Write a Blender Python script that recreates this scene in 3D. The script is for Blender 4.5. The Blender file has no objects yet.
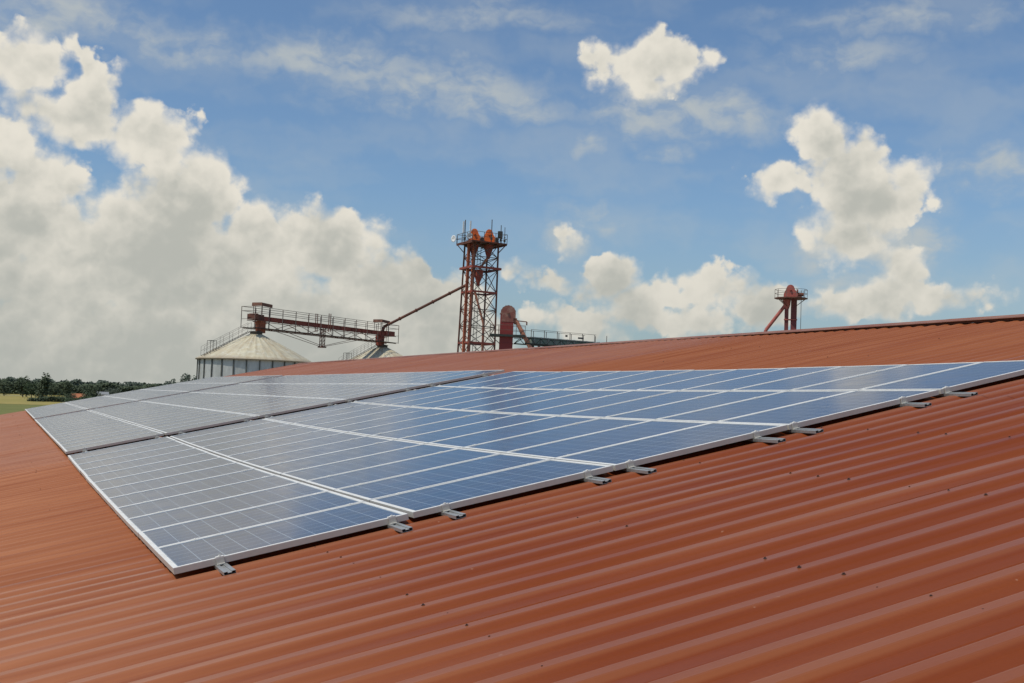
import bpy, bmesh, math, random
from mathutils import Vector, Matrix, Euler
random.seed(7)
rad = math.radians
scene = bpy.context.scene
col = scene.collection
scene.view_settings.view_transform = 'Standard'
scene.view_settings.look = 'None'
scene.view_settings.exposure = 0
scene.view_settings.gamma = 1

# ------------------------------------------------------------------ node helpers
class NT:
    """small helper to wire shader nodes"""
    def __init__(s, tree): s.t = tree
    def n(s, typ, **k):
        o = s.t.nodes.new(typ)
        for a, b in k.items(): setattr(o, a, b)
        return o
    def put(s, sock, v):
        if hasattr(v, 'is_output') or isinstance(v, bpy.types.NodeSocket): s.t.links.new(v, sock)
        elif v is not None: sock.default_value = v
    def m(s, op, a=None, b=None, c=None, clamp=False):
        o = s.n('ShaderNodeMath', operation=op, use_clamp=clamp)
        for i, v in enumerate((a, b, c)): s.put(o.inputs[i], v)
        return o.outputs[0]
    def v(s, op, a=None, b=None, out=0):
        o = s.n('ShaderNodeVectorMath', operation=op)
        s.put(o.inputs[0], a)
        if b is not None: s.put(o.inputs[1], b)
        return o.outputs[out]
    def scale(s, a, f):
        o = s.n('ShaderNodeVectorMath', operation='SCALE'); s.put(o.inputs[0], a); s.put(o.inputs['Scale'], f)
        return o.outputs[0]
    def noise(s, vec, scale, detail=3, rough=.5, color=False, lac=2.0):
        o = s.n('ShaderNodeTexNoise'); s.put(o.inputs['Vector'], vec)
        o.inputs['Scale'].default_value = scale; o.inputs['Detail'].default_value = detail
        o.inputs['Roughness'].default_value = rough; o.inputs['Lacunarity'].default_value = lac
        return o.outputs['Color' if color else 'Fac']
    def mix(s, f, a, b, mode='MIX'):
        o = s.n('ShaderNodeMix', data_type='RGBA', blend_type=mode)
        s.put(o.inputs['Factor'], f); s.put(o.inputs['A'], a); s.put(o.inputs['B'], b)
        return o.outputs['Result']
    def ramp(s, v, lo, hi, a=0., b=1., smooth=False):
        o = s.n('ShaderNodeMapRange', interpolation_type='SMOOTHSTEP' if smooth else 'LINEAR')
        s.put(o.inputs[0], v)
        for i, x in zip((1, 2, 3, 4), (lo, hi, a, b)): s.put(o.inputs[i], x)
        return o.outputs[0]
    def xyz(s, v):
        o = s.n('ShaderNodeSeparateXYZ'); s.put(o.inputs[0], v); return o.outputs
    def comb(s, x=0., y=0., z=0.):
        o = s.n('ShaderNodeCombineXYZ')
        for i, q in enumerate((x, y, z)): s.put(o.inputs[i], q)
        return o.outputs[0]

def C4(c): return (c[0], c[1], c[2], 1)
def new_mat(name):
    m = bpy.data.materials.new(name); m.use_nodes = True
    nt = NT(m.node_tree)
    return m, nt, m.node_tree.nodes['Principled BSDF']
def worn(name, base, alt, scale=2., rough=.6, metal=0., amount=.5, spec=.4, stretch=(1, 1, 1), bump=0.):
    """paint or metal with blotches of a second colour"""
    m, t, b = new_mat(name)
    tc = t.n('ShaderNodeTexCoord').outputs['Object']
    v = t.v('MULTIPLY', tc, stretch)
    f = t.noise(v, scale, 6, .65)
    f = t.ramp(f, .62 - amount * .4, .75 - amount * .2, smooth=True)
    fine = t.noise(v, scale * 9, 3)
    c = t.mix(f, C4(base), C4(alt))
    c = t.mix(t.ramp(fine, .3, .7, 0., .35), c, C4([x * .55 for x in base]))
    t.put(b.inputs['Base Color'], c)
    b.inputs['Roughness'].default_value = rough; b.inputs['Metallic'].default_value = metal
    b.inputs['Specular IOR Level'].default_value = spec
    if bump:
        bp = t.n('ShaderNodeBump'); bp.inputs['Distance'].default_value = bump; t.put(bp.inputs['Height'], fine)
        t.put(b.inputs['Normal'], bp.outputs[0])
    return m

# ------------------------------------------------------------------ mesh helpers
class MB:
    """collects boxes, bars, tubes and sheets; build() links them as ONE mesh object"""
    def __init__(s): s.v = []; s.f = []; s.smooth = []
    def add(s, vs, fs, sm=False):
        o = len(s.v); s.v += [tuple(x) for x in vs]; s.f += [tuple(i + o for i in f) for f in fs]
        s.smooth += [sm] * len(fs); return s
    def box(s, x0, x1, y0, y1, z0, z1, M=None):
        vs = [Vector((x, y, z)) for z in (z0, z1) for y in (y0, y1) for x in (x0, x1)]
        if M is not None: vs = [M @ v for v in vs]
        return s.add(vs, [(0, 2, 3, 1), (4, 5, 7, 6), (0, 1, 5, 4), (2, 6, 7, 3), (0, 4, 6, 2), (1, 3, 7, 5)])
    def bar(s, a, b, w, h=None, up=(0, 0, 1)):
        a, b = Vector(a), Vector(b); h = h or w
        d = (b - a).normalized(); u = Vector(up)
        if abs(d.dot(u)) > .98: u = Vector((0, 1, 0))
        x = d.cross(u).normalized(); z = x.cross(d)
        vs = [p + x * (sx * w / 2) + z * (sz * h / 2) for p in (a, b) for sx, sz in ((-1, -1), (1, -1), (1, 1), (-1, 1))]
        return s.add(vs, [(3, 2, 1, 0), (4, 5, 6, 7), (0, 1, 5, 4), (1, 2, 6, 5), (2, 3, 7, 6), (3, 0, 4, 7)])
    def tube(s, a, b, r, r2=None, n=10, caps=True):
        a, b = Vector(a), Vector(b); r2 = r if r2 is None else r2
        d = (b - a).normalized(); u = Vector((0, 0, 1))
        if abs(d.dot(u)) > .98: u = Vector((0, 1, 0))
        x = d.cross(u).normalized(); z = x.cross(d); vs = []
        for p, q in ((a, r), (b, r2)):
            vs += [p + (x * math.cos(t) + z * math.sin(t)) * q for t in [2 * math.pi * i / n for i in range(n)]]
        s.add(vs, [(i, i + n, (i + 1) % n + n, (i + 1) % n) for i in range(n)], True)
        if caps: s.add(vs, [tuple(range(n)), tuple(range(2 * n - 1, n - 1, -1))])
        return s
    def lathe(s, c, prof, n=24, sm=True):
        c = Vector(c); vs = []
        for r, z in prof: vs += [c + Vector((r * math.cos(2 * math.pi * i / n), r * math.sin(2 * math.pi * i / n), z)) for i in range(n)]
        fs = []
        for k in range(len(prof) - 1):
            fs += [(k * n + i, k * n + (i + 1) % n, (k + 1) * n + (i + 1) % n, (k + 1) * n + i) for i in range(n)]
        return s.add(vs, fs, sm)
    def build(s, name, mat, parent=None, label=None):
        me = bpy.data.meshes.new(name); me.from_pydata(s.v, [], s.f); me.update()
        me.polygons.foreach_set('use_smooth', s.smooth)
        me.materials.append(mat)
        o = bpy.data.objects.new(name, me); col.objects.link(o); o.parent = parent
        if label: o['label'] = label
        return o
def tag(o, label=None, cat=None, group=None, kind=None):
    if label: o['label'] = label
    if cat: o['category'] = cat
    if group: o['group'] = group
    if kind: o['kind'] = kind
    return o
def thing(name, label, cat, loc=(0, 0, 0), rz=0., group=None):
    o = bpy.data.objects.new(name, None); col.objects.link(o)
    o.location = loc; o.rotation_euler = (0, 0, rz); o.empty_display_size = .3
    return tag(o, label, cat, group)
def copy_tree(o, parent=None):
    c = o.copy(); col.objects.link(c); c.parent = parent
    for ch in list(o.children): copy_tree(ch, c)
    return c

# ------------------------------------------------------------------ roof frame: x up the slope, y along the ridge, z off the roof
PITCH = rad(12.25); H0 = 6.2
RT = Matrix.Translation((0, 0, H0)) @ Matrix.Rotation(-PITCH, 4, 'Y')
def sag(y):                      # the sheeting sags a little between two frames
    return -.001 * y * (12 - y) if 0 < y < 12 else 0.
def dsag(y): return -.001 * (12 - 2 * y) if 0 < y < 12 else 0.

# ------------------------------------------------------------------ camera
Rw = Matrix(((0.9150458230550653, -0.05347851293671513, -0.3997889322674599),
             (-0.4017537562430237, -0.03275165122227862, -0.9151618702103116),
             (0.03584774824307954, 0.9980317519980473, -0.0514544550997188)))
cd = bpy.data.cameras.new('camera'); cam = bpy.data.objects.new('camera', cd); col.objects.link(cam)
cam.matrix_world = Matrix.Translation((-1.03042, -7.3785, 7.28569)) @ Rw.to_4x4()
cd.sensor_fit = 'HORIZONTAL'; cd.sensor_width = 36; cd.lens = 36 * 1167.39 / 1024
cd.clip_start = .05; cd.clip_end = 30000
scene.camera = cam

# ------------------------------------------------------------------ sun
SUN_AZ, SUN_EL = rad(-98), rad(60)
sd = Vector((math.sin(SUN_AZ) * math.cos(SUN_EL), math.cos(SUN_AZ) * math.cos(SUN_EL), math.sin(SUN_EL)))
sl = bpy.data.lights.new('sun', 'SUN'); sl.energy = 3.0; sl.angle = rad(.6); sl.color = (1, .95, .86)
so = bpy.data.objects.new('sun', sl); col.objects.link(so); so.rotation_euler = sd.to_track_quat('Z', 'Y').to_euler()
so.location = (0, 0, 60)

# ------------------------------------------------------------------ sky: clouds by azimuth and height above the horizon, in degrees
# (azimuth, elevation, half width, half height)
CUMULUS = [(0.1, 14.3, 2.86, 1.88), (3.3, 13.6, 1.73, 1.78), (2.4, 12.1, 4.05, 1.68), (5.9, 11.9, 2.93, 1.88), (8.0, 10.6, 2.01, 1.88), (1.1, 9.3, 2.91, 1.58), (0.5, 7.2, 3.49, 2.18), (7.6, 8.7, 3.51, 2.48), (6.2, 5.8, 11.44, 4.21), (10.6, 7.6, 2.1, 1.98), (13.1, 7.9, 2.0, 1.68), (14.8, 7.1, 3.09, 2.08), (17.1, 5.5, 3.28, 2.28), (19.4, 4.6, 2.88, 2.08), (14.7, 2.4, 9.91, 4.7), (4.2, 0.8, 14.85, 5.94), (20.6, 2.7, 3.47, 2.48), (26.1, 8.0, 1.35, 0.94), (28.4, 6.2, 1.99, 1.88), (30.1, 4.9, 2.38, 1.68), (27.1, 4.0, 3.47, 1.29), (24.9, 5.9, 1.89, 0.74), (23.4, 6.2, 0.9, 0.74), (33.7, 5.8, 2.49, 1.49), (32.7, 4.4, 3.97, 1.09), (35.6, 5.1, 2.39, 1.58), (39.2, 5.1, 2.48, 0.99), (40.4, 4.8, 2.24, 0.79), (29.8, 16.6, 3.2, 1.68), (28.1, 16.2, 1.96, 0.99), (32.4, 16.5, 1.03, 0.54), (30.1, 15.3, 1.95, 0.99), (38.2, 12.8, 1.83, 1.98), (36.2, 11.1, 1.82, 1.19), (39.4, 11.4, 2.83, 2.28), (42.0, 11.1, 2.02, 1.49), (40.2, 9.8, 3.11, 2.08), (39.7, 8.3, 2.75, 1.58), (42.2, 6.7, 1.79, 1.29), (44.4, 5.4, 2.49, 0.99), (41.5, 5.4, 2.49, 1.49), (-6.2, 6.7, 10.47, 9.41), (-14.6, 4.6, 12.91, 7.92), (55.9, 7.4, 5.99, 2.97), (63.9, 8.9, 9.02, 3.96)]
WISPS = [(26.0, 8.0, 1.35, 1.04), (26.9, 12.5, 0.86, 1.19), (30.6, 14.2, 4.7, 1.49), (30.8, 12.4, 1.12, 0.69), (19.1, 15.0, 6.92, 1.49), (14.1, 16.0, 6.18, 1.29), (8.0, 15.9, 2.57, 1.09), (23.3, 14.6, 3.07, 1.09), (46.2, 11.1, 3.13, 1.29), (38.8, 16.5, 4.13, 0.79), (34.4, 13.9, 2.55, 1.09), (40.1, 7.5, 3.49, 2.48), (43.3, 7.7, 1.5, 2.48), (27.7, 9.3, 1.5, 0.59), (1.7, 16.4, 8.26, 1.09), (41.7, 18.1, 6.77, 0.79), (21.4, 18.3, 6.26, 0.69), (7.5, 24.4, 14.14, 2.48), (32.0, 28.6, 14.66, 2.97), (54.1, 21.6, 10.65, 2.48), (-8.8, 19.3, 10.49, 2.97)]

def cloud_group(name, blobs, warp_big, warp_small, soft_min):
    g = bpy.data.node_groups.new(name, 'ShaderNodeTree')
    g.interface.new_socket('Vector', in_out='INPUT', socket_type='NodeSocketVector')
    g.interface.new_socket('Density', in_out='OUTPUT', socket_type='NodeSocketFloat')
    t = NT(g); gi = t.n('NodeGroupInput').outputs[0]; go = t.n('NodeGroupOutput')
    w = t.scale(t.v('SUBTRACT', t.noise(gi, .33, 2, .5, True), (.5, .5, .5)), warp_big)
    w2 = t.scale(t.v('SUBTRACT', t.noise(gi, 1.1, 3, .55, True), (.5, .5, .5)), warp_small)
    p = t.v('MULTIPLY', t.v('ADD', t.v('ADD', gi, w), w2), (1, 1, 0))
    e = None
    for a, el, ra, re in blobs:
        q = t.n('ShaderNodeVectorMath', operation='MULTIPLY_ADD'); t.put(q.inputs[0], p)
        q.inputs[1].default_value = (1 / ra, 1 / re, 0); q.inputs[2].default_value = (-a / ra, -el / re, 0)
        l = t.v('LENGTH', q.outputs[0], out=1)
        # height of the blob in degrees, so that small and large clouds get equally crisp edges
        k = min(ra, re, 2.4); h = t.m('MULTIPLY_ADD', l, -k, k)
        e = h if e is None else t.m('MAXIMUM', e, h)
    t.put(go.inputs[0], e)
    return g
world = bpy.data.worlds.new('World'); scene.world = world; world.use_nodes = True
wt = NT(world.node_tree)
for n_ in list(world.node_tree.nodes): world.node_tree.nodes.remove(n_)
sky = wt.n('ShaderNodeTexSky', sky_type='NISHITA', sun_disc=False)
sky.sun_elevation = SUN_EL; sky.sun_rotation = SUN_AZ; sky.air_density = 1.0; sky.dust_density = 1.2; sky.ozone_density = 2.0
d_ = wt.n('ShaderNodeTexCoord').outputs['Generated']
x_, y_, z_ = wt.xyz(wt.v('NORMALIZE', d_))
az = wt.m('MULTIPLY', wt.m('ARCTAN2', x_, y_), 57.29578)
el = wt.m('MULTIPLY', wt.m('ARCSINE', z_), 57.29578)
P = wt.comb(az, el, 0.)
gc = cloud_group('cumulus_field', CUMULUS, 1.7, .9, .35)
gw = cloud_group('wisp_field', WISPS, 2.6, 1.2, .5)
def call(g, v):
    o = wt.n('ShaderNodeGroup'); o.node_tree = g; wt.put(o.inputs[0], v); return o.outputs[0]
def billow(v):                   # cauliflower lumps: rounded cells at three sizes
    out = None
    for sc_, am in ((.50, .95), (1.25, .36), (3.2, .14)):
        o = wt.n('ShaderNodeTexVoronoi', feature='F1', voronoi_dimensions='2D'); wt.put(o.inputs['Vector'], v)
        o.inputs['Scale'].default_value = sc_
        q = wt.m('MULTIPLY', wt.m('SUBTRACT', .42, o.outputs['Distance']), am)
        out = q if out is None else wt.m('ADD', out, q)
    return out
Pw = wt.v('ADD', P, wt.scale(wt.v('SUBTRACT', wt.noise(P, .9, 4, .6, True), (.5, .5, .5)), .7))
fine_n = wt.m('MULTIPLY', wt.m('SUBTRACT', wt.noise(P, 2.4, 5, .60), .5), .50)
E0 = call(gc, P); B0 = billow(Pw)
D0 = wt.m('ADD', wt.m('ADD', E0, wt.m('SUBTRACT', B0, .10)), fine_n)
OFF = (-.22, .42, 0)
B1 = billow(wt.v('ADD', Pw, OFF))
soft_edge = wt.ramp(wt.noise(P, .5, 2), .38, .62, .22, 1.1)
alpha = wt.m('MULTIPLY', wt.ramp(D0, -.06, soft_edge, smooth=True), 1.)
lit = wt.m('SUBTRACT', B0, B1)      # lumps catch the light on the side of the sun
rim = wt.ramp(D0, .0, 1.6, 1., 0.)
big = wt.noise(wt.v('ADD', P, (3.1, 7.7, 0)), .24, 4, .52)
lv = wt.m('ADD', wt.m('MULTIPLY', lit, .55), wt.m('ADD', wt.m('MULTIPLY', rim, .50), wt.m('MULTIPLY', wt.m('SUBTRACT', big, .5), 1.5)))
lv = wt.m('ADD', lv, wt.ramp(el, 0., 13., .16, .46))
cc = wt.mix(wt.ramp(lv, 0., 1., smooth=True), (.48, .485, .44, 1), (.79, .75, .66, 1))
# thin cloud
Ps = wt.v('MULTIPLY', P, (.45, 1.3, 1)); Ps = wt.v('ADD', Ps, wt.scale(wt.v('SUBTRACT', wt.noise(P, .4, 3, .6, True), (.5, .5, .5)), 2.5))
W0 = call(gw, P)
streak = wt.noise(Ps, .62, 4, .55)
wa = wt.m('MULTIPLY', wt.ramp(W0, -.5, 1.0, smooth=True), wt.ramp(streak, .28, .70, 0.12, .82, smooth=True))
veil = wt.m('MULTIPLY', wt.ramp(wt.noise(Ps, .28, 3, .5), .40, .74, smooth=True), .26)
wa = wt.m('MAXIMUM', wa, veil)
# clouds and blue hazed towards the horizon
skyc = wt.scale(sky.outputs[0], .096)
skyc = wt.mix(1., skyc, (.88, 1.03, 1.14, 1), 'MULTIPLY')
hz = wt.ramp(el, -1., 10., .50, 0.)
skyc = wt.mix(hz, skyc, (.33, .385, .40, 1))
c1 = wt.mix(wa, skyc, (.50, .53, .52, 1))
cc = wt.mix(wt.ramp(el, -1., 9., .45, 0.), cc, (.38, .41, .385, 1))
c2 = wt.mix(alpha, c1, cc)
bg = wt.n('ShaderNodeBackground'); wt.put(bg.inputs[0], c2); bg.inputs[1].default_value = 1.0
wo = wt.n('ShaderNodeOutputWorld'); wt.put(wo.inputs[0], bg.outputs[0])
world.cycles.sampling_method = 'MANUAL'; world.cycles.sample_map_resolution = 512

# ------------------------------------------------------------------ materials
def roof_material():
    m, t, b = new_mat('red_sheet_metal')
    tc = t.n('ShaderNodeTexCoord').outputs['Object']
    x, y, z = t.xyz(tc)
    streak = t.noise(t.v('MULTIPLY', tc, (.35, 7., 1.)), 1., 6, .6)
    patch = t.noise(tc, .55, 5, .6)
    grain = t.noise(tc, 60., 3, .6)
    sheet = t.n('ShaderNodeTexWhiteNoise', noise_dimensions='1D'); t.put(sheet.inputs['W'], t.m('FLOOR', t.m('DIVIDE', t.m('ADD', y, .05), 1.04)))
    c = t.mix(t.ramp(streak, .32, .68), (.205, .042, .009, 1), (.275, .070, .018, 1))
    c = t.mix(t.ramp(patch, .35, .7, 0., .5), c, (.29, .095, .032, 1))
    wide = t.noise(t.v('MULTIPLY', tc, (.12, 1.6, 1.)), 1., 3, .5)
    c = t.mix(t.ramp(wide, .40, .62, .55, 0., smooth=True), c, (.19, .036, .008, 1))
    c = t.mix(t.ramp(grain, .35, .7, 0., .22), c, (.13, .033, .011, 1))
    c = t.mix(t.m('MULTIPLY', sheet.outputs[0], .40), c, (.205, .050, .012, 1))
    # shade painted into the troughs, sky sheen painted onto the crests
    trough_shade = t.ramp(z, -.082, -.065, .45, 0., smooth=True)
    c = t.mix(trough_shade, c, (.19, .038, .006, 1))
    crest_sheen = t.ramp(z, -.071, -.062, 0., .55, smooth=True)
    c = t.mix(t.m('MULTIPLY', crest_sheen, t.ramp(wide, .3, .7, .6, 1.2)), c, (.31, .118, .045, 1))
    c = t.mix(1., c, (.93, .84, .84, 1), 'MULTIPLY')
    # cloud sheen painted into the colour towards the eave; paler near the ridge too
    pale_sheen = t.m('ADD', t.ramp(t.m('ADD', x, t.m('MULTIPLY', y, -.10)), 1.8, -1.6, 0., .62, smooth=True), t.ramp(x, 6.5, 8., 0., .34, smooth=True))
    pale_sheen = t.m('MULTIPLY', pale_sheen, t.ramp(streak, .3, .65, .45, 1.2))
    c = t.mix(pale_sheen, c, (.45, .185, .086, 1))
    # a few pale scratches and droppings
    spots = t.noise(tc, 11., 2, .5)
    c = t.mix(t.ramp(spots, .775, .79, 0., .4), c, (.42, .24, .16, 1))
    # end laps: a thin shadowed edge across the slope where one sheet covers the next
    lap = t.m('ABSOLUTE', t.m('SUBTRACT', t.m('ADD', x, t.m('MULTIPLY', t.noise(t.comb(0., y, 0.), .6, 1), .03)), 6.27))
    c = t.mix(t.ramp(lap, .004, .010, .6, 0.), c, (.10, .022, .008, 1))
    # lap joints of the sheets, across the slope
    t.put(b.inputs['Base Color'], c)
    t.put(b.inputs['Roughness'], t.m('ADD', t.ramp(patch, .3, .7, .28, .40), t.m('MULTIPLY', trough_shade, .75)))
    b.inputs['Specular IOR Level'].default_value = .26
    b.inputs['Specular Tint'].default_value = (1., .74, .52, 1)
    bp = t.n('ShaderNodeBump'); bp.inputs['Distance'].default_value = .004; bp.inputs['Strength'].default_value = .5
    t.put(bp.inputs['Height'], t.noise(t.v('MULTIPLY', tc, (1., 2., 1.)), 5., 4)); t.put(b.inputs['Normal'], bp.outputs[0])
    return m
def cell_material():
    m, t, b = new_mat('solar_cells')
    tc = t.n('ShaderNodeTexCoord').outputs['Object']
    oi = t.n('ShaderNodeObjectInfo').outputs['Random']
    x, y, z = t.xyz(tc)
    # ten by six cells of 150 mm inside a pale margin
    cx = t.m('DIVIDE', t.m('SUBTRACT', x, .035), .1455); cy = t.m('DIVIDE', t.m('SUBTRACT', y, .033), .1532)
    fx = t.m('FRACT', cx); fy = t.m('FRACT', cy)
    ex = t.m('MINIMUM', fx, t.m('SUBTRACT', 1., fx)); ey = t.m('MINIMUM', fy, t.m('SUBTRACT', 1., fy))
    gap = t.m('LESS_THAN', t.m('MINIMUM', ex, ey), .020)
    out = t.m('MAXIMUM', t.m('MAXIMUM', t.m('LESS_THAN', cx, 0.), t.m('GREATER_THAN', cx, 10.)), t.m('MAXIMUM', t.m('LESS_THAN', cy, 0.), t.m('GREATER_THAN', cy, 6.)))
    bus = t.m('LESS_THAN', t.m('ABSOLUTE', t.m('SUBTRACT', t.m('ABSOLUTE', t.m('SUBTRACT', fy, .5)), .24)), .008)
    wn = t.n('ShaderNodeTexWhiteNoise', noise_dimensions='3D'); t.put(wn.inputs['Vector'], t.comb(t.m('FLOOR', cx), t.m('FLOOR', cy), t.m('MULTIPLY', oi, 91.)))
    vo = t.n('ShaderNodeTexVoronoi'); t.put(vo.inputs['Vector'], tc); vo.inputs['Scale'].default_value = 55.
    c = t.mix(wn.outputs[0], (.006, .018, .062, 1), (.009, .027, .095, 1))
    c = t.mix(t.m('MULTIPLY', t.xyz(vo.outputs['Color'])[0], .45), c, (.020, .045, .12, 1))
    c = t.mix(t.m('MULTIPLY', oi, .3), c, (.022, .035, .07, 1))
    c = t.mix(t.m('MULTIPLY', bus, .35), c, (.20, .23, .27, 1))
    c = t.mix(t.m('MAXIMUM', gap, out), c, (.20, .25, .32, 1))
    dust = t.noise(tc, 3., 5, .6)
    c = t.mix(t.ramp(dust, .3, .75, .01, .06), c, (.30, .26, .20, 1))
    t.put(b.inputs['Base Color'], c)
    b.inputs['Roughness'].default_value = .13; b.inputs['IOR'].default_value = 1.34; b.inputs['Specular IOR Level'].default_value = .43
    t.put(b.inputs['Roughness'], t.ramp(dust, .3, .7, .10, .17))
    return m
M = {}
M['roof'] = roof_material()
M['cells'] = cell_material()
def framed():
    m = worn('anodised_aluminium', (.80, .78, .72), (.70, .67, .60), 3., .45, .0, .4, spec=.5)
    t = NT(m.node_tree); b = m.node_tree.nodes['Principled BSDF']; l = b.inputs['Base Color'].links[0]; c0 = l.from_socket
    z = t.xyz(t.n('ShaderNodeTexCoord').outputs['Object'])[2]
    t.put(b.inputs['Base Color'], t.mix(t.ramp(z, -.006, -.001, .7, 0.), c0, (.44, .41, .35, 1)))  # sides below the lip painted darker, to read as less lit
    return m
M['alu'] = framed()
M['galv'] = worn('galvanised_steel', (.42, .42, .40), (.30, .30, .28), 6., .5, .5, .5)
M['ridge'] = worn('faded_red_flashing', (.25, .095, .055), (.30, .15, .10), .8, .5, 0, .5)
M['screw'] = worn('dark_rusty_screw', (.06, .022, .013), (.10, .05, .035), 50., .7)
M['wall'] = worn('cream_render_wall', (.48, .44, .36), (.36, .33, .28), .4, .85)
M['silo'] = worn('galvanised_silo_sheet', (.56, .56, .52), (.42, .42, .38), .5, .55, .3, .5, stretch=(1, 1, .4))
M['silodark'] = worn('dark_silo_post', (.085, .09, .08), (.13, .13, .11), 1., .7)
M['rust'] = worn('rusty_red_steel', (.32, .070, .045), (.19, .05, .03), .8, .65, 0, .5)
M['dkrust'] = worn('dark_rusty_steel', (.125, .050, .034), (.19, .065, .035), 1.5, .75)
M['steel'] = worn('dark_grey_steel', (.085, .085, .08), (.13, .09, .07), 1.5, .7)
M['rail'] = worn('weathered_handrail', (.17, .15, .13), (.14, .07, .045), 1.5, .7)
M['orange'] = worn('bright_orange_paint', (.74, .15, .025), (.40, .07, .02), 1.6, .5, 0, .4)
M['orpipe'] = worn('orange_rust_pipe', (.50, .15, .07), (.24, .06, .03), .7, .6, 0, .5, stretch=(1, 1, .3))
M['pinkpipe'] = worn('faded_salmon_pipe', (.52, .22, .13), (.34, .12, .07), .9, .6, 0, .5)
M['vessel'] = worn('dark_red_painted_casing', (.24, .032, .026), (.17, .03, .024), .7, .5, 0, .4)
M['pink'] = worn('faded_pink_red_paint', (.44, .115, .085), (.28, .07, .05), 1.2, .6, 0, .5)
M['maroon'] = worn('maroon_elevator_leg', (.20, .045, .040), (.13, .035, .03), 1., .6)
M['hood'] = worn('brown_red_hood', (.22, .075, .055), (.30, .16, .12), 1.5, .55)
M['green'] = worn('grey_green_conveyor_paint', (.17, .23, .19), (.28, .32, .29), .8, .6, 0, .5)
M['darkgreen'] = worn('dark_green_platform', (.022, .032, .026), (.05, .05, .04), 1., .7)
M['white'] = worn('white_antenna_plastic', (.80, .80, .78), (.7, .7, .68), 3., .4, 0, .3)
M['canopy'] = worn('rusty_tin_sheet', (.22, .10, .06), (.12, .055, .035), 1.5, .6)
M['bark'] = worn('tree_bark', (.07, .055, .04), (.05, .04, .03), 3., .9)
def cone_material():
    m, t, b = new_mat('stained_cream_cone')
    tc = t.n('ShaderNodeTexCoord').outputs['Object']; x, y, z = t.xyz(tc)
    a = t.m('ARCTAN2', y, x)
    st = t.noise(t.comb(t.m('MULTIPLY', a, 7.), t.m('MULTIPLY', z, .5), 0.), 1., 5, .7)
    st2 = t.noise(tc, .7, 4, .6)
    c = t.mix(t.ramp(st2, .3, .7), (.60, .54, .37, 1), (.47, .43, .32, 1))
    c = t.mix(t.ramp(t.m('ADD', st, t.ramp(z, -1.5, 2.9, -.06, .10)), .52, .78, 0., .5, smooth=True), c, (.36, .25, .13, 1))
    c = t.mix(t.ramp(st, .28, .42, .45, 0.), c, (.74, .69, .53, 1))
    mott = t.noise(tc, 1.7, 6, .72)
    c = t.mix(t.ramp(mott, .52, .66, 0., .5, smooth=True), c, (.40, .30, .17, 1))
    c = t.mix(t.ramp(mott, .36, .46, .4, 0., smooth=True), c, (.66, .64, .56, 1))
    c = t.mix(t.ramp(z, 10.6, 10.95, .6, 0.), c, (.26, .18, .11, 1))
    t.put(b.inputs['Base Color'], c); b.inputs['Roughness'].default_value = .65
    return m
M['cone'] = cone_material()
def leaf_material(name, a, b_, hz=.0):
    m, t, b = new_mat(name)
    tc = t.n('ShaderNodeTexCoord').outputs['Object']
    n1 = t.noise(tc, .5, 3); n2 = t.noise(tc, 4., 2)
    c = t.mix(t.ramp(n1, .3, .7), C4(a), C4(b_)); c = t.mix(t.ramp(n2, .3, .7, 0., .5), c, C4([q * .5 for q in a]))
    c = t.mix(hz, c, (.16, .185, .15, 1))  # distance haze mixed into the leaf colour
    t.put(b.inputs['Base Color'], c); b.inputs['Roughness'].default_value = .8; b.inputs['Specular IOR Level'].default_value = .2
    return m
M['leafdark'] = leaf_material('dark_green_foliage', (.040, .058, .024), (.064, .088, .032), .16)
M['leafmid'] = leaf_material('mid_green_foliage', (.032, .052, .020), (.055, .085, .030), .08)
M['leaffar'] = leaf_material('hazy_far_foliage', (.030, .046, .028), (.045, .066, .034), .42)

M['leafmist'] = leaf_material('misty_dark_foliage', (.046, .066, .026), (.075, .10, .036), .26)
# ------------------------------------------------------------------ the ground
def ground_material(name, a, b_, c3, sc):
    m, t, b = new_mat(name)
    tc = t.n('ShaderNodeTexCoord').outputs['Object']
    n1 = t.noise(t.v('MULTIPLY', tc, (.35, 1., 1.)), sc, 6, .6); n2 = t.noise(tc, sc * 12, 4, .6)
    c = t.mix(t.ramp(n1, .35, .65), C4(a), C4(b_)); c = t.mix(t.ramp(n2, .35, .75, 0., .7), c, C4(c3))
    t.put(b.inputs['Base Color'], c); b.inputs['Roughness'].default_value = .95; b.inputs['Specular IOR Level'].default_value = .1
    return m
def sheet(name, pts, z, mat):
    mb = MB(); mb.add([(x, y, z) for x, y in pts], [tuple(range(len(pts)))])
    return tag(mb.build(name, mat), kind='structure')
sheet('ground', [(-9000, -9000), (9000, -9000), (9000, 14000), (-9000, 14000)], 0, ground_material('meadow', (.16, .17, .055), (.20, .19, .065), (.10, .12, .035), .008))
sheet('wheat_field', [(-500, 470), (130, 440), (150, 900), (-500, 985)], .05, ground_material('ripe_wheat', (.31, .255, .075), (.37, .29, .10), (.17, .165, .055), .01))
sheet('stubble_field', [(-500, 790), (130, 760), (130, 800), (-500, 840)], .06, ground_material('pale_stubble', (.34, .29, .16), (.28, .25, .13), (.24, .21, .10), .02))
sheet('farmyard', [(-30, -30), (130, -30), (130, 190), (8, 190), (-30, 60)], .06, ground_material('gravel_yard', (.30, .27, .22), (.24, .22, .18), (.34, .31, .26), .08))

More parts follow.
